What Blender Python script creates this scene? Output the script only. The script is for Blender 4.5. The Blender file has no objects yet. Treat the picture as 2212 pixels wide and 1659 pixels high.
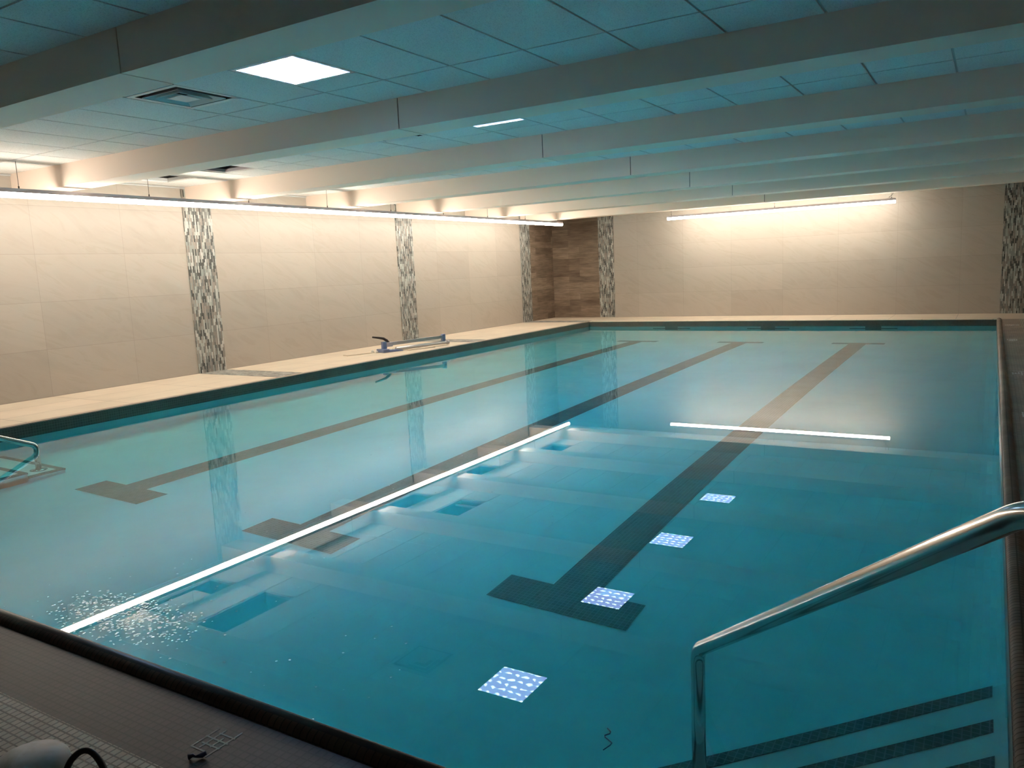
import bpy, bmesh, math, random
from mathutils import Vector, Matrix

# ------------------------------------------------------------------ units
K = 0.9            # one drawing unit is 0.9 m; every mesh is scaled to metres when built
S = bpy.context.scene
COL = S.collection

# ------------------------------------------------------------------ camera, world, exposure
def make_camera():
    f_px, yaw, pitch, roll, H = 1693.5, -0.5518, -0.1437, -0.046, 1.64856
    f = Vector((math.sin(yaw)*math.cos(pitch), math.cos(yaw)*math.cos(pitch), math.sin(pitch)))
    r = Vector((math.cos(yaw), -math.sin(yaw), 0)); u = r.cross(f)
    r2 = r*math.cos(roll)+u*math.sin(roll); u2 = -r*math.sin(roll)+u*math.cos(roll)
    cd = bpy.data.cameras.new('camera'); cam = bpy.data.objects.new('camera', cd); COL.objects.link(cam)
    cd.sensor_fit = 'HORIZONTAL'; cd.sensor_width = 36; cd.lens = f_px*36/2212
    cd.clip_start = 0.05; cd.clip_end = 200
    m = Matrix((r2, u2, -f)).transposed().to_4x4(); m.translation = Vector((0, 0, H))*K
    cam.matrix_world = m
    S.camera = cam
make_camera()
world = bpy.data.worlds.new('world'); S.world = world; world.use_nodes = True
world.node_tree.nodes['Background'].inputs[0].default_value = (0.02, 0.022, 0.025, 1)
world.node_tree.nodes['Background'].inputs[1].default_value = 0.3
S.view_settings.view_transform = 'Standard'; S.view_settings.look = 'None'
S.view_settings.exposure = 0.07; S.view_settings.gamma = 1.0; S.view_settings.use_curve_mapping = False
cy = S.cycles
cy.use_denoising = True; cy.max_bounces = 10; cy.diffuse_bounces = 4; cy.glossy_bounces = 6
cy.transmission_bounces = 10; cy.volume_bounces = 0; cy.transparent_max_bounces = 8
cy.sample_clamp_indirect = 40.0; cy.blur_glossy = 0.0
cy.use_adaptive_sampling = True; cy.adaptive_threshold = 0.02; cy.caustics_reflective = True; cy.caustics_refractive = True

STRIP_COL, STRIP_PWR = (1.0, 0.87, 0.74), 55.0      # suspended linear lights
PANEL_COL, PANEL_PWR = (0.36, 0.52, 1.05), 3.8       # recessed ceiling panels

# ------------------------------------------------------------------ materials
def mat(name, col=(.8, .8, .8), rough=.5, metal=0., spec=.5):
    m = bpy.data.materials.new(name); m.use_nodes = True
    b = m.node_tree.nodes['Principled BSDF']
    b.inputs['Base Color'].default_value = (*col, 1); b.inputs['Roughness'].default_value = rough
    b.inputs['Metallic'].default_value = metal; b.inputs['Specular IOR Level'].default_value = spec
    return m
def nodes(m): return m.node_tree.nodes, m.node_tree.links, m.node_tree.nodes['Principled BSDF']
def coords(m, ax, ay, ox=0, oy=0):
    """object coordinates: ax/ay name the axes used as u/v, offsets in metres"""
    n, l, b = nodes(m)
    tc = n.new('ShaderNodeTexCoord'); sp = n.new('ShaderNodeSeparateXYZ'); cb = n.new('ShaderNodeCombineXYZ')
    l.new(tc.outputs['Object'], sp.inputs[0])
    for k, (a, o) in enumerate(((ax, ox), (ay, oy))):
        ad = n.new('ShaderNodeMath'); ad.operation = 'SUBTRACT'; ad.inputs[1].default_value = o
        l.new(sp.outputs[a], ad.inputs[0]); l.new(ad.outputs[0], cb.inputs[k])
    return cb.outputs[0], tc
def brick(m, vec, w, h, mortar, c1, c2, cm, offset=0., bias=0.):
    n, l, b = nodes(m)
    t = n.new('ShaderNodeTexBrick'); l.new(vec, t.inputs['Vector'])
    t.offset = offset; t.squash = 1; t.inputs['Scale'].default_value = 1
    t.inputs['Color1'].default_value = (*c1, 1); t.inputs['Color2'].default_value = (*c2, 1)
    t.inputs['Mortar'].default_value = (*cm, 1); t.inputs['Mortar Size'].default_value = mortar
    t.inputs['Mortar Smooth'].default_value = .1
    t.inputs['Bias'].default_value = bias; t.inputs['Brick Width'].default_value = w; t.inputs['Row Height'].default_value = h
    return t
def noise(m, vec, scale, detail=4, rough=.5, dist=0, sc3=None):
    n, l, b = nodes(m)
    if sc3:
        mp = n.new('ShaderNodeMapping'); mp.inputs['Scale'].default_value = sc3; l.new(vec, mp.inputs[0]); vec = mp.outputs[0]
    t = n.new('ShaderNodeTexNoise'); l.new(vec, t.inputs['Vector'])
    t.inputs['Scale'].default_value = scale; t.inputs['Detail'].default_value = detail
    t.inputs['Roughness'].default_value = rough; t.inputs['Distortion'].default_value = dist
    return t
def ramp(m, fac, stops, const=False):
    n, l, b = nodes(m)
    r = n.new('ShaderNodeValToRGB'); l.new(fac, r.inputs[0]); e = r.color_ramp.elements
    if const: r.color_ramp.interpolation = 'CONSTANT'
    while len(e) < len(stops): e.new(0.5)
    for el, (p, c) in zip(e, stops):
        el.position = p; el.color = (*c, 1)
    return r
def mix(m, a, b2, fac, mode='MULTIPLY'):
    n, l, b = nodes(m)
    x = n.new('ShaderNodeMix'); x.data_type = 'RGBA'; x.blend_type = mode
    if isinstance(fac, (int, float)): x.inputs[0].default_value = fac
    else: l.new(fac, x.inputs[0])
    l.new(a, x.inputs[6]); l.new(b2, x.inputs[7]); return x.outputs[2]
def bump(m, h, strength, dist):
    n, l, b = nodes(m)
    p = n.new('ShaderNodeBump'); p.inputs['Strength'].default_value = strength; p.inputs['Distance'].default_value = dist
    l.new(h, p.inputs['Height']); l.new(p.outputs[0], b.inputs['Normal']); return p

def wall_tile(name, ax, u0):
    m = mat(name, rough=.38, spec=.35); n, l, b = nodes(m)
    v, tc = coords(m, ax, 'Z', u0*K, .137*K)
    t = brick(m, v, 1.365*K, .683*K, .0022, (.415, .375, .32), (.45, .41, .35), (.33, .295, .25))
    mp = n.new('ShaderNodeMapping'); mp.inputs['Rotation'].default_value = (0, 0, .45); l.new(v, mp.inputs[0])
    v1 = noise(m, mp.outputs[0], 1.3, 6, .6, 1.2, (.8, 3.0, 1))
    r = ramp(m, v1.outputs[0], [(.3, (.93, .92, .91)), (.5, (1, 1, 1)), (.56, (1.0, 1.0, 1.0)), (.62, (.95, .94, .92)), (.75, (1, 1, 1))])
    l.new(mix(m, t.outputs[0], r.outputs[0], 1.0), b.inputs['Base Color'])
    bump(m, t.outputs['Fac'], -.3, .002)
    return m
def mosaic(name, ax, ay, dark=1.0, lie=False):
    m = mat(name, rough=.42, spec=.3); n, l, b = nodes(m)
    v, tc = coords(m, ax, ay, .013, .02)
    t = brick(m, v, .115*K, .026*K, .0015, (0, 0, 0), (1, 1, 1), (.35, .35, .35), .5)
    g = dark
    r = ramp(m, t.outputs[0], [(0, (.055*g, .06*g, .055*g)), (.16, (.17*g, .18*g, .165*g)), (.30, (.28*g, .30*g, .27*g)),
        (.44, (.23*g, .21*g, .18*g)), (.58, (.40*g, .42*g, .38*g)), (.72, (.30*g, .27*g, .23*g)), (.84, (.50*g, .50*g, .46*g)), (.94, (.11*g, .12*g, .11*g))], True)
    gr = n.new('ShaderNodeRGB'); gr.outputs[0].default_value = (.30*g, .29*g, .27*g, 1)
    l.new(mix(m, r.outputs[0], gr.outputs[0], t.outputs['Fac'], 'MIX'), b.inputs['Base Color'])
    bump(m, t.outputs['Fac'], -.4, .002)
    return m
def wood_tile(name, ax):
    m = mat(name, rough=.5, spec=.3); n, l, b = nodes(m)
    v, tc = coords(m, ax, 'Z', .03, .137*K)
    t = brick(m, v, .98*K, .178*K, .0018, (.16, .118, .086), (.285, .222, .165), (.13, .10, .075), .37)
    g = noise(m, v, 3.0, 8, .65, .4, (.9, 14, 1))
    r = ramp(m, g.outputs[0], [(.28, (.62, .58, .55)), (.5, (1, 1, 1)), (.72, (1.22, 1.2, 1.15))])
    g2 = noise(m, v, 2.2, 3, .5, .2, (1.2, 5, 1))
    r2 = ramp(m, g2.outputs[0], [(.35, (.8, .78, .75)), (.65, (1.1, 1.1, 1.1))])
    c = mix(m, t.outputs[0], r.outputs[0], 1.0); c = mix(m, c, r2.outputs[0], 1.0)
    l.new(c, b.inputs['Base Color'])
    return m
def grid_tile(name, ax, ay, pitch, c1, c2, cm, rough=.45, mort=.0035, ox=0, oy=0, dirt=.35, spec=.4):
    m = mat(name, rough=rough, spec=spec); n, l, b = nodes(m)
    v, tc = coords(m, ax, ay, ox, oy)
    t = brick(m, v, pitch, pitch, mort, c1, c2, cm)
    g = noise(m, tc.outputs['Object'], 2.3, 6, .6)
    lo = 1-dirt
    r = ramp(m, g.outputs[0], [(.3, (lo, lo, lo)), (.6, (1, 1, 1))])
    l.new(mix(m, t.outputs[0], r.outputs[0], 1.0), b.inputs['Base Color'])
    bump(m, t.outputs['Fac'], -.6, .003)
    return m

M = {}
M['wall_y'] = wall_tile('cream_wall_tile_long', 'Y', 7.52)
M['wall_x'] = wall_tile('cream_wall_tile_end', 'X', -3.4)
M['mosaic_y'] = mosaic('glass_stick_mosaic_long', 'Z', 'Y')
M['mosaic_x'] = mosaic('glass_stick_mosaic_end', 'Z', 'X')
M['mosaic_floor'] = mosaic('glass_stick_mosaic_floor', 'X', 'Y')
M['wood_y'] = wood_tile('wood_plank_tile_long', 'Y')
M['wood_x'] = wood_tile('wood_plank_tile_end', 'X')
M['paint'] = mat('matt_grey_paint', (.12, .11, .10), .7)
M['beam'] = mat('painted_beam_cladding', (.93, .79, .68), .6, spec=.3)
M['beam_core'] = mat('beam_core_dark', (.03, .03, .03), .8)
M['tbar'] = mat('ceiling_grid_metal', (.55, .57, .56), .5)
def ceiling_mat():
    m = mat('mineral_ceiling_tile', rough=.9, spec=.1); n, l, b = nodes(m)
    tc = n.new('ShaderNodeTexCoord')
    a = noise(m, tc.outputs['Object'], 140, 2, .7)
    r = ramp(m, a.outputs[0], [(.36, (.66, .66, .65)), (.46, (.86, .86, .845)), (.7, (.88, .88, .865))])
    l.new(r.outputs[0], b.inputs['Base Color']); bump(m, a.outputs[0], .25, .002)
    return m
M['ceiling'] = ceiling_mat()
def deck_mat(name, ax, ay, u0, v0):
    m = mat(name, rough=.42, spec=.35); n, l, b = nodes(m)
    v, tc = coords(m, ax, ay, u0*K, v0*K)
    t = brick(m, v, 1.365*K, .683*K, .006, (.66, .57, .44), (.72, .61, .475), (.40, .33, .26))
    g = noise(m, tc.outputs['Object'], 1.7, 6, .6)
    r = ramp(m, g.outputs[0], [(.3, (.88, .87, .86)), (.6, (1, 1, 1))])
    l.new(mix(m, t.outputs[0], r.outputs[0], 1.0), b.inputs['Base Color']); bump(m, t.outputs['Fac'], -.4, .002)
    return m
M['deck_left'] = deck_mat('beige_deck_tile_left', 'Y', 'X', 7.52, -11.665)
M['deck_far'] = deck_mat('beige_deck_tile_far', 'X', 'Y', -3.4, 21.696)
P2 = .0282
M['band_floor'] = grid_tile('dark_brown_mosaic_floor', 'X', 'Y', P2, (.040, .040, .033), (.062, .047, .044), (.014, .013, .010), .5, .0030)
M['light_floor'] = grid_tile('stone_mosaic_floor', 'X', 'Y', P2, (.48, .45, .36), (.60, .56, .46), (.085, .078, .055), .5, .003)
M['right_floor'] = grid_tile('grey_brown_mosaic_floor', 'X', 'Y', P2, (.38, .30, .24), (.47, .375, .30), (.29, .235, .19), .55, .0022)
M['band_x'] = grid_tile('dark_waterline_tile_end', 'X', 'Z', P2, (.085, .083, .066), (.115, .108, .086), (.17, .16, .13), .3, .0026, dirt=.2)
M['band_y'] = grid_tile('dark_waterline_tile_long', 'Y', 'Z', P2, (.085, .083, .066), (.115, .108, .086), (.17, .16, .13), .3, .0026, dirt=.2)
M['lip_x'] = grid_tile('bullnose_tile_end', 'X', 'Z', P2, (.075, .050, .037), (.10, .066, .048), (.03, .025, .02), .35, .0025)
M['lip_y'] = grid_tile('bullnose_tile_long', 'Y', 'Z', P2, (.34, .27, .21), (.40, .32, .25), (.20, .16, .125), .45, .003)
M['lip_l'] = grid_tile('bullnose_tile_lit', 'Y', 'Z', P2, (.42, .32, .25), (.48, .37, .29), (.25, .19, .15), .4, .003)  # bullnose tile in a lighter colour, painting in the light it catches
def plaster():
    m = mat('pool_plaster', rough=.7, spec=.2); n, l, b = nodes(m)
    tc = n.new('ShaderNodeTexCoord')
    a = noise(m, tc.outputs['Object'], .9, 7, .65); r = ramp(m, a.outputs[0], [(.3, (.72, .76, .74)), (.55, (.80, .83, .81)), (.75, (.84, .86, .84))])
    l.new(r.outputs[0], b.inputs['Base Color']); return m
M['plaster'] = plaster()
M['lane'] = grid_tile('black_lane_tile', 'X', 'Y', P2, (.11, .13, .13), (.15, .17, .17), (.22, .24, .24), .5, .0025, dirt=.3)
M['lane_v'] = grid_tile('black_target_tile', 'X', 'Z', P2, (.11, .13, .13), (.15, .17, .17), (.22, .24, .24), .5, .0025, dirt=.3)
M['steel'] = mat('brushed_stainless_steel', (.62, .60, .57), .16, 1.0)
M['alu'] = mat('aluminium', (.62, .62, .62), .35, .9)
M['white_metal'] = mat('white_enamel', (.72, .73, .73), .4)
M['housing'] = mat('lamp_housing_grey', (.50, .47, .50), .5)
M['wire'] = mat('dark_wire', (.10, .09, .08), .5, .4)
M['void'] = mat('dark_ceiling_void', (.035, .035, .035), .9)
M['blue'] = mat('blue_grey_plastic', (.16, .21, .36), .4)
M['darkblue'] = mat('dark_blue_plastic', (.03, .045, .12), .5)
M['black'] = mat('black_rubber', (.012, .010, .009), .45)
M['offcut'] = mat('beige_tile_offcut', (.62, .53, .41), .5)
M['grout'] = mat('dried_pale_grout', (.72, .71, .67), .9)
def pail_mat():
    m = mat('grimy_white_plastic', rough=.5); n, l, b = nodes(m)
    tc = n.new('ShaderNodeTexCoord'); a = noise(m, tc.outputs['Object'], 6, 5, .6, .5)
    r = ramp(m, a.outputs[0], [(.33, (.34, .30, .22)), (.5, (.60, .58, .56)), (.7, (.70, .68, .68))])
    l.new(r.outputs[0], b.inputs['Base Color']); return m
M['pail'] = pail_mat()
def emit(name, col, pwr):
    m = bpy.data.materials.new(name); m.use_nodes = True; n = m.node_tree.nodes; l = m.node_tree.links
    n.remove(n['Principled BSDF']); e = n.new('ShaderNodeEmission'); e.inputs[0].default_value = (*col, 1); e.inputs[1].default_value = pwr
    l.new(e.outputs[0], n['Material Output'].inputs[0]); return m
M['strip'] = emit('glowing_strip_lens', STRIP_COL, STRIP_PWR)
def panel_mat():
    m = emit('glowing_prismatic_panel', PANEL_COL, PANEL_PWR); n = m.node_tree.nodes; l = m.node_tree.links
    e = n['Emission']; tc = n.new('ShaderNodeTexCoord'); sp = n.new('ShaderNodeSeparateXYZ'); l.new(tc.outputs['Object'], sp.inputs[0])
    def mth(op, a, b=None):
        x = n.new('ShaderNodeMath'); x.operation = op
        for i, q in enumerate((a, b)):
            if q is None: continue
            if isinstance(q, (int, float)): x.inputs[i].default_value = q
            else: l.new(q, x.inputs[i])
        return x.outputs[0]
    nz = n.new('ShaderNodeTexNoise'); nz.inputs['Scale'].default_value = 9; l.new(tc.outputs['Object'], nz.inputs['Vector'])
    w = mth('MULTIPLY', mth('SUBTRACT', nz.outputs[0], .5), .9)
    fx = mth('SUBTRACT', mth('FRACT', mth('ADD', mth('MULTIPLY', sp.outputs[0], 9.2), w)), .5)
    fy = mth('SUBTRACT', mth('FRACT', mth('ADD', mth('MULTIPLY', sp.outputs[1], 9.2), w)), .5)
    r1 = mth('SQRT', mth('ADD', mth('MULTIPLY', fx, fx), mth('MULTIPLY', fy, fy)))
    ring = mth('MINIMUM', mth('MULTIPLY', mth('SUBTRACT', .36, r1), 9.0), 1.0)
    half = mth('GREATER_THAN', mth('ADD', fy, mth('MULTIPLY', fx, .3)), -.05)
    fac = mth('MULTIPLY', mth('MAXIMUM', ring, 0.0), half)
    cr = n.new('ShaderNodeMix'); cr.data_type = 'RGBA'; l.new(fac, cr.inputs[0])
    cr.inputs[6].default_value = (*PANEL_COL, 1); cr.inputs[7].default_value = (1.5, 2.1, 2.2, 1)
    l.new(cr.outputs[2], e.inputs[0])
    ge = n.new('ShaderNodeNewGeometry'); dt = n.new('ShaderNodeVectorMath'); dt.operation = 'DOT_PRODUCT'
    l.new(ge.outputs['Incoming'], dt.inputs[0]); l.new(ge.outputs['True Normal'], dt.inputs[1])
    # prismatic lens: throws most of its light straight down
    cs = mth('POWER', mth('ABSOLUTE', dt.outputs['Value']), 3.0)
    l.new(mth('MULTIPLY', mth('ADD', mth('MULTIPLY', cs, 14.0), .75), PANEL_PWR), e.inputs[1]); return m
M['panel'] = panel_mat()
def water_mat():
    m = bpy.data.materials.new('clear_teal_pool_water'); m.use_nodes = True; n = m.node_tree.nodes; l = m.node_tree.links
    n.remove(n['Principled BSDF']); g = n.new('ShaderNodeBsdfGlass'); g.inputs['IOR'].default_value = 1.333; g.inputs['Roughness'].default_value = 0
    tc = n.new('ShaderNodeTexCoord')
    a = n.new('ShaderNodeTexNoise'); a.inputs['Scale'].default_value = 1.1; a.inputs['Detail'].default_value = 2; l.new(tc.outputs['Object'], a.inputs['Vector'])
    p = n.new('ShaderNodeBump'); p.inputs['Strength'].default_value = .02; p.inputs['Distance'].default_value = .004
    l.new(a.outputs[0], p.inputs['Height']); l.new(p.outputs[0], g.inputs['Normal'])
    l.new(g.outputs[0], n['Material Output'].inputs['Surface'])
    v = n.new('ShaderNodeVolumeAbsorption'); v.inputs[0].default_value = (.15, .94, .972, 1); v.inputs['Density'].default_value = 1.0
    l.new(v.outputs[0], n['Material Output'].inputs['Volume'])
    return m
M['water'] = water_mat()
def bubble_mat():
    m = bpy.data.materials.new('wet_bubble_film'); m.use_nodes = True; n = m.node_tree.nodes; l = m.node_tree.links
    n.remove(n['Principled BSDF']); t = n.new('ShaderNodeBsdfTransparent'); g = n.new('ShaderNodeBsdfGlossy'); g.inputs['Roughness'].default_value = .05
    mx = n.new('ShaderNodeMixShader'); mx.inputs[0].default_value = .45
    l.new(t.outputs[0], mx.inputs[1]); l.new(g.outputs[0], mx.inputs[2]); l.new(mx.outputs[0], n['Material Output'].inputs[0])
    return m
M['bubble'] = bubble_mat()

# ------------------------------------------------------------------ mesh helpers
class MB:
    def __init__(s): s.bm = bmesh.new(); s.smooth = False
    def box(s, x0, x1, y0, y1, z0, z1, mi=0, skip=''):
        v = [s.bm.verts.new((x, y, z)) for z in (z0, z1) for y in (y0, y1) for x in (x0, x1)]
        F = {'b': (0, 2, 3, 1), 't': (4, 5, 7, 6), 's': (0, 1, 5, 4), 'n': (2, 6, 7, 3), 'w': (0, 4, 6, 2), 'e': (1, 3, 7, 5)}
        for k, q in F.items():
            if k not in skip:
                f = s.bm.faces.new([v[i] for i in q]); f.material_index = mi
        return s
    def quad(s, pts, mi=0):
        f = s.bm.faces.new([s.bm.verts.new(p) for p in pts]); f.material_index = mi; return s
    def prism(s, poly, z0, z1, mi=0):
        a = [s.bm.verts.new((x, y, z0)) for x, y in poly]; b = [s.bm.verts.new((x, y, z1)) for x, y in poly]
        s.bm.faces.new(b).material_index = mi; s.bm.faces.new(a[::-1]).material_index = mi
        n = len(poly)
        for i in range(n): s.bm.faces.new((a[i], a[(i+1) % n], b[(i+1) % n], b[i])).material_index = mi
        return s
    def tube(s, path, r, n=20, cap=True):
        path = [Vector(p) for p in path]; rings = []; up = None
        for i, p in enumerate(path):
            t = (path[min(i+1, len(path)-1)]-path[max(i-1, 0)]).normalized()
            if up is None: up = Vector((0, 0, 1)) if abs(t.z) < .9 else Vector((1, 0, 0))
            a = t.cross(up).normalized(); up = a.cross(t).normalized()
            rr = r[i] if isinstance(r, (list, tuple)) else r
            rings.append([s.bm.verts.new(p+(a*math.cos(2*math.pi*k/n)+up*math.sin(2*math.pi*k/n))*rr) for k in range(n)])
        for q, w in zip(rings, rings[1:]):
            for k in range(n): s.bm.faces.new((q[k], q[(k+1) % n], w[(k+1) % n], w[k])).smooth = True
        if cap: s.bm.faces.new(rings[0][::-1]); s.bm.faces.new(rings[-1])
        return s
    def lathe(s, cx, cy, prof, n=40):
        rings = [[s.bm.verts.new((cx+r*math.cos(2*math.pi*k/n), cy+r*math.sin(2*math.pi*k/n), z)) for k in range(n)] for r, z in prof]
        for q, w in zip(rings, rings[1:]):
            for k in range(n): s.bm.faces.new((q[k], q[(k+1) % n], w[(k+1) % n], w[k])).smooth = True
        s.bm.faces.new(rings[0][::-1]); s.bm.faces.new(rings[-1]); return s
    def build(s, name, mats, parent=None, loc=None, bevel=0):
        if not isinstance(mats, (list, tuple)): mats = [mats]
        base = Vector(loc)*K if loc is not None else (parent.matrix_basis.translation.copy() if parent is not None and parent.type == 'EMPTY' else (Vector(parent['_o']) if parent is not None else Vector((0, 0, 0))))
        if parent is not None and loc is None and parent.type != 'EMPTY': base = Vector(parent['_o'])
        for v in s.bm.verts: v.co = v.co*K-base
        bmesh.ops.recalc_face_normals(s.bm, faces=s.bm.faces)
        me = bpy.data.meshes.new(name); s.bm.to_mesh(me); s.bm.free()
        for m in mats: me.materials.append(m)
        o = bpy.data.objects.new(name, me); COL.objects.link(o)
        o['_o'] = tuple(base)
        if parent is not None:
            o.parent = parent; o.location = base-Vector(parent['_o'])
        else: o.location = base
        if bevel:
            b = o.modifiers.new('bevel', 'BEVEL'); b.width = bevel*K; b.segments = 2; b.limit_method = 'ANGLE'
        return o
def struct(o, label=None):
    o['kind'] = 'structure'
    if label: o['label'] = label
    return o
def tag(o, label, cat, group=None, kind=None):
    o['label'] = label; o['category'] = cat
    if group: o['group'] = group
    if kind: o['kind'] = kind
    return o
def thing(name, loc, label, cat, group=None):
    o = bpy.data.objects.new(name, None); COL.objects.link(o); o.location = Vector(loc)*K; o['_o'] = tuple(Vector(loc)*K)
    o.empty_display_size = .1
    return tag(o, label, cat, group)
def arc(p0, p1, p2, r, n=10):
    """rounded corner at p1"""
    p0, p1, p2 = Vector(p0), Vector(p1), Vector(p2); a = (p0-p1).normalized(); b = (p2-p1).normalized()
    th = a.angle(b); d = r/math.tan(th/2); A = p1+a*d; B = p1+b*d; c = p1+(a+b).normalized()*(r/math.sin(th/2))
    out = []
    va, vb = A-c, B-c; w = va.angle(vb)
    for i in range(n+1):
        t = i/n; out.append(c+(va*math.sin((1-t)*w)+vb*math.sin(t*w))/math.sin(w))
    return out

# ------------------------------------------------------------------ dimensions (drawing units)
XL, XR, YN, YF = -9.62, .117, 1.753, 19.905          # pool edges
WL, WR, WN, WF = -11.665, 2.165, -2.3, 21.696        # room walls
ZD, ZC, ZB = .13, 3.287, 3.0                         # deck, ceiling, beam underside
def depth(y): return 1.2+.2*max(0, min(1, (y-5)/13))
BEAM_Y = [3.2+2.765*k for k in range(-1, 7)]; BW = .38
BAND = .40

# ------------------------------------------------------------------ walls
def wall_left():
    o = MB().box(WL-.25, WL, WN, WF+.25, -.2, ZC+.3).build('wall_left', M['wall_y']); struct(o, 'long cream stone tiled wall on the left')
    for y0, y1, lb in ((8.65, 9.22, 'nearest vertical glass mosaic strip on the long wall'), (14.2, 14.79, 'middle vertical glass mosaic strip on the long wall'), (19.73, 20.29, 'vertical glass mosaic strip beside the wood tile on the long wall')):
        MB().box(WL-.01, WL+.012, y0, y1, ZD, ZC).build('mosaic_strip', M['mosaic_y'], o)['label'] = lb
    MB().box(WL-.01, WL+.010, 20.29, WF, ZD, ZC).build('wood_tile_panel', M['wood_y'], o)['label'] = 'brown wood plank tile panel in the corner'
    MB().box(WL, WL+.02, WN, WF, ZC-.035, ZC-.012).build('ceiling_trim', M['tbar'], o)
def wall_far():
    o = MB().box(WL-.25, WR+.25, WF, WF+.25, -.2, ZC+.3).build('wall_far', M['wall_x']); struct(o, 'cream stone tiled end wall beyond the pool')
    for x0, x1, lb in ((-10.10, -9.61, 'left glass mosaic strip on the end wall'), (.165, .66, 'right glass mosaic strip on the end wall')):
        MB().box(x0, x1, WF-.012, WF+.01, ZD, ZC).build('mosaic_strip', M['mosaic_x'], o)['label'] = lb
    for x0, x1 in ((WL, -10.10), (.66, WR)):
        MB().box(x0, x1, WF-.010, WF+.01, ZD, ZC).build('wood_tile_panel', M['wood_x'], o)['label'] = 'brown wood plank tile panel'
wall_left(); wall_far()
struct(MB().box(WR, WR+.25, WN, WF+.25, -.2, ZC+.3).build('wall_right', M['wood_y']))
struct(MB().box(WL-.25, WR+.25, WN-.25, WN, -.2, ZC+.3).build('wall_near', M['paint']))

# ------------------------------------------------------------------ deck
def deck():
    b = MB()
    b.box(WL, XL-.05, YN-.05, WF, -.1, ZD, 0)               # left
    b.box(XL-.05, WR, YF+.05, WF, -.1, ZD, 1)              # far
    b.box(WL, WR, WN, YN-BAND, -.1, ZD, 2)                 # near, pale mosaic
    b.box(XR+BAND, WR, YN-BAND, YF+.05, -.1, ZD, 2)        # right, pale mosaic
    o = b.build('floor', [M['deck_left'], M['deck_far'], M['light_floor']]); struct(o, 'beige and stone coloured tiled pool deck')
    for y0, y1 in ((8.65, 9.2), (14.2, 14.79), (19.73, 20.29)):
        MB().box(WL+.03, XL-.09, y0, y1, ZD-.01, ZD+.003).build('mosaic_inlay', M['mosaic_floor'], o)
    struct(MB().box(WL, XR+.04, YN-BAND, YN-.04, -.1, ZD).build('trim_1', M['band_floor']), 'dark brown small tile border along the near pool edge')
    struct(MB().box(XR+.04, XR+BAND, YN-BAND, YF+.05, -.1, ZD).build('trim_2', M['right_floor']), 'grey brown tile border along the right pool edge')
deck()

# ------------------------------------------------------------------ pool
def half_round(axis, a0, a1, c, r, zc, flat=.0, n=12):
    """raised rounded edging strip running along axis at cross position c"""
    b = MB(); pr = []
    for k in range(n+1):
        t = math.pi*k/n; pr.append((c-r*math.cos(t), zc+r*.75*math.sin(t)))
    pr = [(c-r, zc-.12)]+pr+[(c+r, zc-.12)]
    A = [b.bm.verts.new((a0, p, z) if axis == 'X' else (p, a0, z)) for p, z in pr]
    B = [b.bm.verts.new((a1, p, z) if axis == 'X' else (p, a1, z)) for p, z in pr]
    m = len(pr)
    for i in range(m):
        f = b.bm.faces.new((A[i], A[(i+1) % m], B[(i+1) % m], B[i])); f.smooth = 0 < i < m-2
    b.bm.faces.new(A); b.bm.faces.new(B[::-1]); return b
pool = thing('swimming_pool', ((XL+XR)/2, YN, ZD), 'long rectangular indoor swimming pool with white basin and dark tile band', 'swimming pool')
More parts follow.
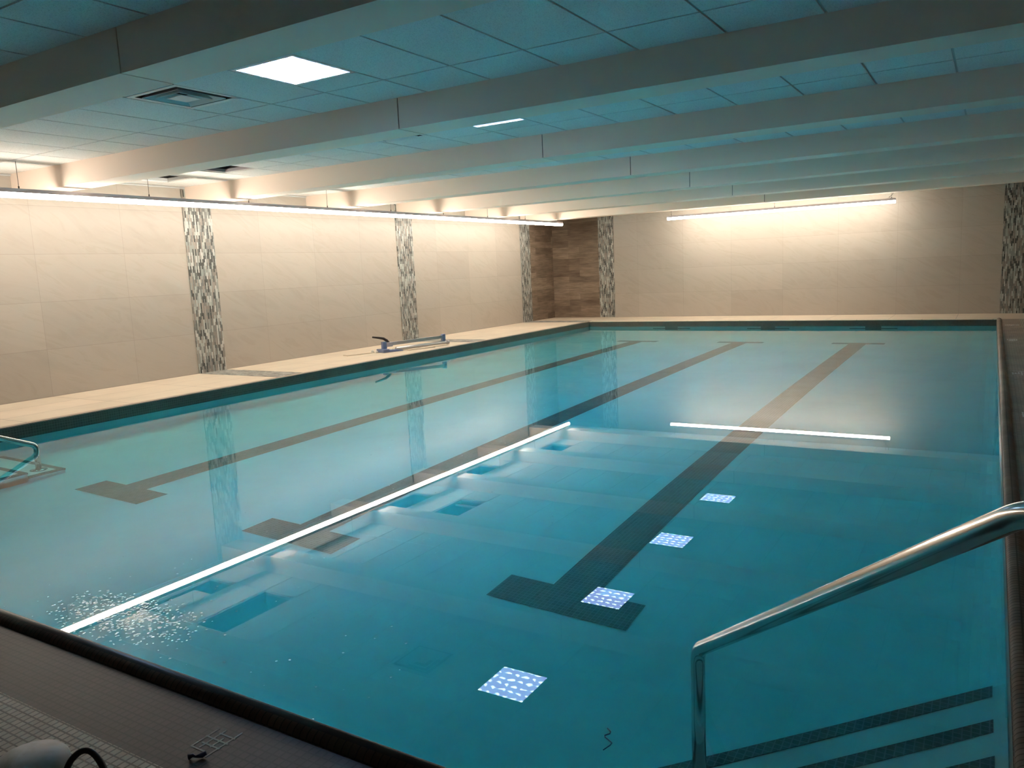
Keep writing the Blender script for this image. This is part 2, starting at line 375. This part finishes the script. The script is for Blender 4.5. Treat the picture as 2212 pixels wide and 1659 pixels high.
def basin():
    b = MB(); ys = [YN, 5, 18, YF]; c = .2
    for ya, yb in zip(ys, ys[1:]):
        da, db = -depth(ya), -depth(yb)
        b.quad([(XL+c, ya, da), (XR-c, ya, da), (XR-c, yb, db), (XL+c, yb, db)])
        for x, s in ((XL, 1), (XR, -1)):
            b.quad([(x, ya, ZD-.02), (x, yb, ZD-.02), (x, yb, db+c), (x, ya, da+c)])
            pa = [(x+s*c*(1-math.cos(t)), c*(1-math.sin(t))) for t in [math.pi/2*k/6 for k in range(7)]]
            pa = [(x+s*(c-c*math.cos(t)), c-c*math.sin(t)) for t in [math.pi/2*k/6 for k in range(7)]]
            for (x1, h1), (x2, h2) in zip(pa, pa[1:]):
                b.quad([(x1, ya, da+h1), (x1, yb, db+h1), (x2, yb, db+h2), (x2, ya, da+h2)])
    b.quad([(XL, YN, ZD-.02), (XR, YN, ZD-.02), (XR, YN, -1.2), (XL, YN, -1.2)])
    b.quad([(XL, YF, ZD-.02), (XR, YF, ZD-.02), (XR, YF, -1.4), (XL, YF, -1.4)])
    b.build('basin', M['plaster'], pool)
    zb = -.16; t = .012
    for nm, x0, x1, y0, y1, mm in (('l', XL-.02, XL+t, YN, YF, 'band_y'), ('r', XR-t, XR+.02, YN, YF, 'band_y'), ('n', XL, XR, YN-.02, YN+t, 'band_x'), ('f', XL, XR, YF-t, YF+.02, 'band_x')):
        MB().box(x0, x1, y0, y1, zb, ZD-.012).build('waterline_tile_band', M[mm], pool)
    half_round('X', XL-.1, XR+.05, YN-.035, .045, ZD-.003).build('coping', M['lip_x'], pool)['label'] = 'dark brown rounded edging along the near side'
    half_round('Y', YN-.08, YF+.05, XR+.033, .042, ZD-.003).build('coping', M['lip_y'], pool)['label'] = 'grey brown rounded edging along the right side'
    MB().box(XL-.09, XL+.018, YN-.08, YF+.1, ZD-.012, ZD+.004).build('coping', M['lip_l'], pool, bevel=.006)['label'] = 'edging along the left side, coloured paler as if lit'
    MB().box(XL+.018, XR, YF-.018, YF+.09, ZD-.012, ZD+.004).build('coping', M['deck_far'], pool, bevel=.006)['label'] = 'pale edging along the far side'
    for cx in (-7.145, -4.72, -2.315):
        L = MB(); w = .165; e = .006
        pts = [(4.12, 4.45, .5), (4.45, 5, w), (5, 17.25, w), (17.25, 17.5, .5)]
        for ya, yb, h in pts:
            L.quad([(cx-h, ya, -depth(ya)+e), (cx+h, ya, -depth(ya)+e), (cx+h, yb, -depth(yb)+e), (cx-h, yb, -depth(yb)+e)])
        L.build('lane_marking', M['lane'], pool)
    for cx in (-7.22, -4.72, -2.33):
        T = MB(); T.box(cx-.17, cx+.17, YF-.016, YF, -1.05, -.15); T.box(cx-.51, cx-.17, YF-.016, YF, -.82, -.62); T.box(cx+.17, cx+.51, YF-.016, YF, -.82, -.62)
        T.build('wall_target', M['lane_v'], pool)
basin()
water = MB().box(XL-.03, XR+.03, YN-.03, YF+.03, -1.7, 0).build('pool_water', M['water'], loc=((XL+XR)/2, YN, 0))
tag(water, 'still clear teal water filling the swimming pool', 'water', kind='stuff')

# steps, left corner: straight flight coming down from the near edge
def steps_left():
    t = thing('pool_steps', (-9.0, YN, -1.0), 'straight underwater steps with dark edges in the pool corner at left', 'pool steps')
    x1 = -8.35
    for i, (d, y) in enumerate(((.2, 2.91), (.4, 3.29), (.6, 3.67), (.8, 4.05), (1.0, 4.43))):
        st = MB().box(XL, x1, YN, y, -1.22, -d).build('step', M['plaster'], t)
        n = MB().box(XL, x1+.004, y-.06, y+.005, -d-.055, -d+.004)
        n.box(x1-.055, x1+.005, (YN if i == 0 else y-.38), y-.06, -d-.055, -d+.004)
        n.build('nosing_tile', M['lane'], st)
steps_left()
def steps_right():
    t = thing('pool_steps', (XR, YN, -1.0), 'diagonal underwater corner steps with three dark edge stripes at right', 'pool steps')
    for d, leg in ((.27, 1.33), (.53, 1.80), (.80, 2.31)):
        st = MB().prism([(XR, YN), (XR, YN+leg), (XR-leg, YN)], -1.22, -d).build('step', M['plaster'], t)
        w = .085; e = .05
        n = MB().prism([(XR-e, YN+leg-e), (XR-leg+e, YN+e), (XR-leg+e, YN+e-w), (XR-e-.0, YN+leg-e-w)][::-1], -d-.0, -d+.006)
        n.prism([(XR-e, YN+leg-e+.006), (XR-leg+e, YN+e+.006), (XR-leg+e, YN+e), (XR-e, YN+leg-e)][::-1], -d-.05, -d+.006)
        n.build('nosing_tile', M['lane'], st)
steps_right()

# ------------------------------------------------------------------ handrails
def rail_right():
    t = thing('handrail', (-.95, 2.87, -.8), 'large bent stainless steel handrail rising from the water at right', 'handrail', 'pool handrails')
    P = [Vector((-.955, 2.875, -.79)), Vector((-.955, 2.875, .115)), Vector((.085, 1.835, 1.125)), Vector((.42, 1.50, 1.135)), Vector((.42, 1.50, ZD))]
    path = [P[0], P[0].lerp(P[1], .5)]+arc(P[0], P[1], P[2], .09)+arc(P[1], P[2], P[3], .22)+arc(P[2], P[3], P[4], .12)+[P[4]]
    MB().tube(path, .0285, 32).build('rail_pipe', M['steel'], t)
    for p in (P[4],): MB().lathe(p.x, p.y, [(.075, p.z), (.075, p.z+.008), (.05, p.z+.022), (.031, p.z+.026)]).build('base_flange', M['steel'], t)
def rail_left():
    t = thing('handrail', (-8.56, 4.29, -1.0), 'curved steel handrail entering the water at the left edge', 'handrail', 'pool handrails')
    x = -8.56; P = [Vector((x, 4.27, -1)), Vector((x, 4.275, .05)), Vector((x, 1.95, 1.09)), Vector((x, 1.42, 1.09)), Vector((x, 1.42, ZD))]
    path = [P[0], P[0].lerp(P[1], .5)]+arc(P[0], P[1], P[2], .07)+arc(P[1], P[2], P[3], .15)+arc(P[2], P[3], P[4], .12)+[P[4]]
    MB().tube(path, .0285, 32).build('rail_pipe', M['steel'], t)
    for p in (P[0], P[4]): MB().lathe(p.x, p.y, [(.085, p.z), (.085, p.z+.008), (.05, p.z+.022), (.031, p.z+.026)]).build('base_flange', M['steel'], t)
rail_right(); rail_left()

# ------------------------------------------------------------------ ceiling
GX = [WL]+[-3.75+.68*k for k in range(-11, 9) if WL+.05 < -3.75+.68*k < WR-.05]+[WR]
def near(a, b): return abs(a-b) < .05
OPEN = {(1, -9.87), (1, -11.23), (3, -9.87), (3, -11.23), (4, -11.23), (5, -10.55)}
LIGHTS = [0, 1, 2, 3, 4]; VENTS = [0, 1]
def ceiling():
    b = MB(); tb = MB(); g = .010
    for k in range(-2, 7):
        yk = 3.2+2.765*k
        rows = [(yk+BW-.02, yk+.81, 'a'), (yk+.81, yk+2.17, 'b'), (yk+2.17, yk+2.785, 'c')]
        for ya, yb, rn in rows:
            ya = max(ya, WN); yb = min(yb, WF)
            if yb-ya < .03: continue
            for xa, xb in zip(GX, GX[1:]):
                cells = [(ya, yb)]
                if rn == 'b':
                    if any(kk == k and near(xa, x) for kk, x in OPEN): continue
                    if (k in LIGHTS and near(xa, -5.11)) or (k in VENTS and near(xa, -6.47)):
                        cells = [(ya, yk+1.145), (yk+1.825, yb)]
                for c0, c1 in cells:
                    b.box(xa+g, xb-g, c0+g, c1-g, ZC-.006, ZC+.03, skip='t')
        for yy in (yk+.81, yk+2.17):
            if WN < yy < WF: tb.box(WL, WR, yy-.014, yy+.014, ZC+.004, ZC+.02)
    for x in GX[1:-1]: tb.box(x-.014, x+.014, WN, WF, ZC+.004, ZC+.02)
    o = b.build('ceiling', M['ceiling']); struct(o, 'suspended ceiling of pale speckled tiles')
    tb.build('ceiling_grid', M['tbar'], o)
    # slab behind the tiles, left open above the removed tiles
    sl = MB(); sl.box(WL, WR, WN, WF, ZC+.55, ZC+.6); sl.build('ceiling_slab', M['void'], o)
ceiling()
ordn = ['nearest', 'second nearest', 'third nearest', 'fourth nearest', 'farthest']
def ceiling_light(k):
    yk = 3.2+2.765*k; x0, x1, y0, y1 = -5.11, -4.43, yk+1.145, yk+1.825
    lab = ['glowing square ceiling light beside the large air diffuser, nearest of them all', 'glowing square ceiling light half hidden behind the beam, beside the small diffuser',
           'square ceiling light mirrored in the water over the wide end of the dark lane marking', 'square ceiling light mirrored in the water right of the lane marking, second farthest glowing square',
           'square ceiling light mirrored in the water as the farthest, smallest glowing square'][k]
    t = thing('ceiling_light', ((x0+x1)/2, (y0+y1)/2, ZC), lab, 'ceiling light', 'square ceiling lights')
    f = MB(); w = .032
    for a in ((x0, x1, y0, y0+w), (x0, x1, y1-w, y1), (x0, x0+w, y0+w, y1-w), (x1-w, x1, y0+w, y1-w)): f.box(*a, ZC-.006, ZC+.02)
    f.build('frame', M['white_metal'], t)
    MB().box(x0+w, x1-w, y0+w, y1-w, ZC-.002, ZC+.012).build('lens', M['panel'], t)
for k in LIGHTS: ceiling_light(k)
def vent(k, lab):
    yk = 3.2+2.765*k; x0, x1, y0, y1 = -6.47, -5.79, yk+1.145, yk+1.825
    t = thing('air_diffuser', ((x0+x1)/2, (y0+y1)/2, ZC), lab, 'air vent', 'ceiling air diffusers')
    cx, cyy = (x0+x1)/2, (y0+y1)/2
    def ring(h0, z0, h1, z1, nm, m):
        b = MB()
        A = [(cx+sx*h0, cyy+sy*h0, z0) for sx, sy in ((-1, -1), (1, -1), (1, 1), (-1, 1))]
        B = [(cx+sx*h1, cyy+sy*h1, z1) for sx, sy in ((-1, -1), (1, -1), (1, 1), (-1, 1))]
        for i in range(4): b.quad([A[i], A[(i+1) % 4], B[(i+1) % 4], B[i]])
        o = b.build(nm, m, t); s = o.modifiers.new('solid', 'SOLIDIFY'); s.thickness = .004; return o
    ring(.335, ZC-.006, .285, ZC-.004, 'outer_frame', M['white_metal'])
    ring(.285, ZC-.004, .27, ZC+.09, 'neck', M['void'])  # neck coloured near-black to paint in the shade between the cones
    ring(.245, ZC-.012, .165, ZC+.055, 'cone', M['white_metal'])
    ring(.165, ZC-.014, .105, ZC+.045, 'cone', M['white_metal'])
    MB().box(cx-.10, cx+.10, cyy-.10, cyy+.10, ZC-.016, ZC-.010).build('centre_plate', M['white_metal'], t)
    MB().box(cx-.32, cx+.32, cyy-.32, cyy+.32, ZC+.12, ZC+.3).build('duct_box', M['void'], t)
vent(0, 'large square louvred air diffuser beside the nearest ceiling light')
vent(1, 'small louvred air diffuser partly hidden behind the second beam')
def opening(k, x0, lab):
    yk = 3.2+2.765*k; x1 = x0+.68; y0, y1 = yk+.81, yk+2.17
    t = thing('ceiling_opening', ((x0+x1)/2, (y0+y1)/2, ZC), lab, 'ceiling opening', 'openings left by missing ceiling tiles')
    b = MB(); w = .02
    b.box(x0+.012, x1-.012, y0+.012, y1-.012, ZC+.03, ZC+.5, skip='b'); o = b.build('void_box', M['void'], t)
    f = MB(); h = .05
    for a in ((x0+.015, x1-.015, y0+.015, y0+.015+w), (x0+.015, x1-.015, y1-.015-w, y1-.015), (x0+.015, x0+.015+w, y0+.035, y1-.035), (x1-.015-w, x1-.015, y0+.035, y1-.035)): f.box(*a, ZC+.006, ZC+h)
    f.build('edge_angle', M['housing'] if x0 > -10 else M['tbar'], t)
    return t, x0, x1, y0, y1
o1 = opening(1, -9.87, 'dark square ceiling opening with grey frame beyond the second beam')
o2 = opening(1, -11.23, 'ceiling opening by the long wall with a tile slid across it')
tag(MB().box(-11.10, -10.45, 6.95, 7.72, ZC+.052, ZC+.072).build('loose_ceiling_tile', M['ceiling'], loc=(-10.8, 7.3, ZC+.05)), 'pale ceiling tile slid part way across the opening by the long wall', 'ceiling tile')
o3 = opening(3, -9.87, 'dark ceiling opening with a pale batten, mirrored in the middle of the pool')
tag(MB().box(-9.84, -9.22, 13.40, 13.44, ZC+.053, ZC+.09).build('batten', M['white_metal'], loc=(-9.53, 13.42, ZC+.05)), 'thin white batten lying across the open ceiling cell', 'batten')
opening(3, -11.23, 'ceiling opening near the long wall, left of the one with a batten')
opening(4, -11.23, 'ceiling opening mirrored beside the suspended light, second from the far end')
opening(5, -10.55, 'ceiling opening mirrored near the far end of the suspended light')

# ------------------------------------------------------------------ beams
blab = ['ceiling beam above the near deck, closer than the dark corner beam', 'nearest, darkest ceiling beam crossing the top left corner', 'second ceiling beam from the camera, beyond the large diffuser',
        'third ceiling beam from the camera, beyond the small diffuser', 'fourth ceiling beam from the camera', 'fifth ceiling beam from the camera',
        'sixth ceiling beam from the camera, second from the far wall', 'farthest ceiling beam, just in front of the end wall light']
for i, y in enumerate(BEAM_Y):
    t = thing('ceiling_beam', (-4.78, y+BW/2, ZB), blab[i], 'ceiling beam', 'boxed beams across the ceiling')
    MB().box(WL+.02, WR-.02, y+.01, y+BW-.01, ZB+.01, ZC+.02).build('core', M['beam_core'], t)
    for xa, xb in ((WL, -4.786), (-4.774, WR)):
        c = MB(); c.box(xa, xb, y, y+BW, ZB, ZC+.01, skip='t')
        c.build('cladding', M['beam'], t)

# ------------------------------------------------------------------ suspended strip lights
def strip(axis, a0, a1, c, zb, hang, label):
    t = thing('linear_light', ((c, (a0+a1)/2, zb) if axis == 'Y' else ((a0+a1)/2, c, zb)), label, 'linear light', 'suspended linear lights')
    def bx(b, u0, u1, w0, w1, z0, z1):
        return b.box(w0, w1, u0, u1, z0, z1) if axis == 'Y' else b.box(u0, u1, w0, w1, z0, z1)
    b = MB(); n = 8; w = .042; pr = [(-w, .066)]
    for k in range(n+1):
        th = math.pi+math.pi*k/n; pr.append((w*math.cos(th), .035+.035*math.sin(th)))
    pr.append((w, .066))
    q = []
    for a in (a0+.012, a1-.004):
        q.append([b.bm.verts.new((c+p, a, zb+z) if axis == 'Y' else (a, c+p, zb+z)) for p, z in pr])
    m = len(pr)
    for i in range(m-1): b.bm.faces.new((q[0][i], q[0][i+1], q[1][i+1], q[1][i]))
    b.bm.faces.new(q[0]); b.bm.faces.new(q[1][::-1]); b.bm.faces.new((q[0][0], q[1][0], q[1][-1], q[0][-1]))
    b.build('lens', M['strip'], t)
    bx(MB(), a0, a1-.004, c-.042, c+.042, zb+.067, zb+.116).build('housing', M['housing'], t)
    for h in hang:
        top = ZB if any(y-.02 < (h if axis == 'Y' else c) < y+BW+.02 for y in BEAM_Y) else ZC-.006
        p = (c, h) if axis == 'Y' else (h, c)
        MB().tube([(p[0], p[1], zb+.12), (p[0], p[1], top-.001)], .0035, 6).build('suspension_cable', M['wire'], t)
        MB().tube([(p[0], p[1], zb+.112), (p[0], p[1], zb+.15)], .009, 8).build('cable_grip', M['wire'], t)
    return t
strip('Y', 3.6, 20.08, -10.47, 2.825, [3.64+1.8*k for k in range(10)][:10], 'long glowing linear light hanging along the left wall')
far_strip = strip('X', -7.62, -2.01, 20.817, 2.805, [-7.5, -4.78, -2.1], 'shorter glowing linear light hanging before the end wall')
MB().tube([(-2.02, 20.817, 2.92), (-2.12, 20.82, 2.93), (-2.16, 20.82, 2.945), (-2.10, 20.82, 2.99), (-2.04, 20.82, 3.08), (-2.03, 20.82, ZC)], .006, 6).build('power_cord', M['wire'], far_strip)

# ------------------------------------------------------------------ tile cutter on the left deck
def cutter():
    P0 = Vector((-10.50, 12.08, ZD)); d = Vector((.50, 1.50, 0)).normalized(); s = Vector((d.y, -d.x, 0))
    t = thing('tile_cutter', P0, 'manual tile cutter with blue ends and long metal rail on left deck', 'tile cutter')
    def pt(a, w, z): p = P0+d*a+s*w; return (p.x, p.y, ZD+z)
    def bar(b, a0, a1, w0, w1, z00, z01, z10, z11):
        v = [b.bm.verts.new(pt(a, w, z)) for a, zz in ((a0, (z00, z01)), (a1, (z10, z11))) for w in (w0, w1) for z in zz]
        for q in ((0, 1, 3, 2), (4, 6, 7, 5), (0, 4, 5, 1), (2, 3, 7, 6), (0, 2, 6, 4), (1, 5, 7, 3)): b.bm.faces.new([v[i] for i in q])
        return b
    bar(MB(), -.04, .10, -.12, .16, .0, .065, .0, .065).build('end_block', M['blue'], t, bevel=.008)
    bar(MB(), .10, .42, -.10, .16, .0, .05, .0, .018).build('foot_plate', M['blue'], t, bevel=.004)
    bar(MB(), .03, .12, -.04, .04, .065, .21, .065, .21).build('rail_post', M['blue'], t, bevel=.006)
    bar(MB(), 1.50, 1.58, -.035, .035, .06, .235, .06, .245).build('rail_post', M['blue'], t, bevel=.006)
    bar(MB(), .12, 1.54, -.02, .02, .115, .185, .150, .215).build('guide_rail', M['alu'], t, bevel=.003)
    bar(MB(), .30, 1.60, .03, .09, .028, .06, .035, .07).build('base_beam', M['alu'], t, bevel=.004)
    tb = MB().tube([pt(.34, .02, .045), pt(1.62, .02, .06)], .036, 16); tb.build('base_tube', M['alu'], t)
    MB().tube([pt(1.61, .02, .06), pt(1.66, .02, .06)], .045, 16).build('end_cap', M['housing'], t)
    bar(MB(), .10, .26, -.04, .04, .10, .19, .10, .19).build('carriage', M['housing'], t, bevel=.008)
    MB().tube([pt(.20, 0, .16), pt(.14, 0, .23), pt(.07, 0, .275), pt(-.04, 0, .30), pt(-.18, 0, .325)], [.028, .03, .028, .023, .016], 12).build('lever_handle', M['black'], t)
    # offcuts lying under and beside it
    rnd = random.Random(4)
    def off(a0, a1, w0, w1, z, tilt, lab):
        b = bar(MB(), a0, a1, w0, w1, z, z+.016, z+tilt, z+tilt+.016)
        o = b.build('tile_offcut', M['offcut'], loc=pt((a0+a1)/2, (w0+w1)/2, z)); tag(o, lab, 'tile piece', 'tile offcuts around the tile cutter')
    off(-.75, -.20, -.20, -.02, 0, 0, 'flat beige tile offcut left of the tile cutter')
    off(.45, 1.0, -.32, -.12, 0, 0, 'flat beige tile offcut behind the tile cutter rail')
    off(.50, 1.15, .17, .25, 0, 0, 'narrow beige tile strip in front of the tile cutter')
    off(.70, 1.25, -.30, -.14, .017, 0, 'beige tile offcut lying on another behind the tile cutter')
    p = P0-d*.22
    for k, (a, w, r) in enumerate(((-.14, -.10, .035), (-.09, -.02, .028))):
        b = MB(); bmesh.ops.create_icosphere(b.bm, subdivisions=2, radius=r, matrix=Matrix.Translation(Vector(pt(a, w, r*.7))))
        for v in b.bm.verts: v.co += Vector((rnd.uniform(-1, 1), rnd.uniform(-1, 1), rnd.uniform(-1, .6)))*r*.2; v.co.z = max(v.co.z, ZD+.0005)
        tag(b.build('rubble_lump', M['grout'], loc=pt(a, w, 0)), ['larger', 'smaller'][k]+' pale lump of rubble beside the blue end of the tile cutter', 'rubble')
cutter()

# ------------------------------------------------------------------ near deck clutter
def pail():
    x, y = -2.40, 1.06
    t = thing('plastic_pail', (x, y, ZD), 'grimy white plastic pail with domed lid on the near deck', 'pail')
    MB().lathe(x, y, [(.082, ZD), (.086, ZD+.01), (.098, ZD+.12), (.10, ZD+.125)]).build('body', M['pail'], t)
    MB().lathe(x, y, [(.104, ZD+.112), (.107, ZD+.12), (.104, ZD+.135), (.092, ZD+.150), (.07, ZD+.160), (.04, ZD+.166), (.004, ZD+.168)]).build('lid', M['pail'], t)
    h = thing('hose', (-2.25, 1.1, ZD), 'black hose with metal collar curling beside the white pail', 'hose')
    pts = [(-2.19, .95, ZD+.02), (-2.235, 1.02, ZD+.04), (-2.275, 1.085, ZD+.10), (-2.280, 1.12, ZD+.145), (-2.255, 1.15, ZD+.165), (-2.20, 1.155, ZD+.15), (-2.13, 1.14, ZD+.095), (-2.05, 1.10, ZD+.035), (-1.92, 1.02, ZD+.010), (-1.75, .9, ZD+.010)]
    fine = []
    for i in range(len(pts)-1):
        p = [Vector(pts[max(0, min(len(pts)-1, i+j))]) for j in (-1, 0, 1, 2)]
        for s in range(8):
            u = s/8; fine.append(.5*((2*p[1])+(-p[0]+p[2])*u+(2*p[0]-5*p[1]+4*p[2]-p[3])*u*u+(-p[0]+3*p[1]-3*p[2]+p[3])*u**3))
    MB().tube(fine, .0095, 12).build('tube', M['black'], h)
    MB().tube(fine[17:20], .0115, 12).build('collar', M['steel'], h)
pail()
def stain(x, y, nx, ny, lab, seed, w=.0035):
    """thin grout haze left along the joints of a patch of small tiles"""
    r = random.Random(seed); b = MB(); p = P2/K; z = ZD+.0004; x = round(x/p)*p; y = round(y/p)*p
    for i in range(nx+1):
        j0, j1 = r.uniform(-.6, ny/2-.4), r.uniform(ny/2+.4, ny+.6)
        b.box(x+i*p-w, x+i*p+w, y+j0*p, y+j1*p, z, z+.0006)
    for j in range(ny+1):
        i0, i1 = r.uniform(-.5, .0) if abs(j-ny/2) < 1 else r.uniform(-.5, nx/2), r.uniform(nx*.6, nx+.5)
        if abs(j-ny/2) < 1: i1 = nx+.4
        elif r.random() < .3: continue
        b.box(x+i0*p, x+i1*p, y+j*p-w, y+j*p+w, z, z+.0007)
    tag(b.build('grout_residue', M['grout'], loc=(x, y, z)), lab, 'grout stain', 'pale grout residue on the deck')
stain(-2.21, 1.47, 3, 4, 'pale grout residue between dark tiles at the near left deck', 3, .0032)
stain(.25, 18.2, 7, 9, 'farthest pale grout patch on the right deck border', 5, .006)
stain(.26, 15.2, 4, 12, 'second farthest pale grout patch on the right deck border', 6, .007)
stain(.26, 11.1, 7, 12, 'pale grout patch midway along the right deck border', 7, .006)
stain(.27, 8.3, 5, 8, 'nearest pale grout patch on the right deck border', 8, .006)
def spacer():
    b = MB().tube([(-2.168, 1.42, ZD+.009), (-2.158, 1.43, ZD+.012), (-2.15, 1.434, ZD+.008), (-2.135, 1.447, ZD+.010), (-2.128, 1.458, ZD+.014)], [.010, .006, .004, .009, .007], 8)
    tag(b.build('plastic_scrap', M['darkblue'], loc=(-2.15, 1.435, ZD)), 'small dark blue plastic scrap on the brown tile border', 'scrap')
spacer()
def floaters():
    b = MB().tube([(-1.129, 2.381, 0), (-1.108, 2.362, .003), (-1.106, 2.352, .002), (-1.118, 2.334, .002), (-1.113, 2.326, 0), (-1.099, 2.316, .003), (-1.077, 2.304, .002), (-1.078, 2.290, .001), (-1.088, 2.256, 0)], .0022, 6)
    tag(b.build('floating_thread', M['darkblue'], loc=(-1.1, 2.33, 0)), 'thin dark zigzag thread floating on the water near the bottom edge', 'thread')
    r = random.Random(11); b = MB()
    cx, cyy = -3.68, 2.17
    def bub(x, y, q):
        rg = [[b.bm.verts.new((x+q*math.cos(t)*math.cos(a), y+q*math.cos(t)*math.sin(a), .0003+q*.16*math.sin(t))) for a in [k*math.pi/4 for k in range(8)]] for t in (-.3, .2, .65, 1.1)]
        for g0, g1 in zip(rg, rg[1:]):
            for k in range(8): b.bm.faces.new((g0[k], g0[(k+1) % 8], g1[(k+1) % 8], g1[k]))
        b.bm.faces.new(rg[-1])
    n = 0
    while n < 760:
        u, v = r.gauss(0, 1), r.gauss(0, 1)
        if u*u+v*v > 5: continue
        x = cx-.04+u*.26-v*.05; y = cyy+v*.11+u*.03
        if y < YN+.03: continue
        bub(x, y, r.uniform(.004, .0085)); n += 1
    for i in range(420):
        y = YN+.1+(r.random()**1.4)*14; x = -9.62*(.03+.42*(y/20))-2.6*r.random()-1.2
        if XL+.2 < x < XR-.1: bub(x, y, r.uniform(.003, .007))
    for f in b.bm.faces: f.smooth = True
    tag(b.build('air_bubbles', M['bubble'], loc=(cx, cyy, 0)), 'tiny glinting air bubbles floating on the water around the light reflection', 'bubbles', kind='stuff')
floaters()

for o in list(COL.objects):
    if '_o' in o: del o['_o']
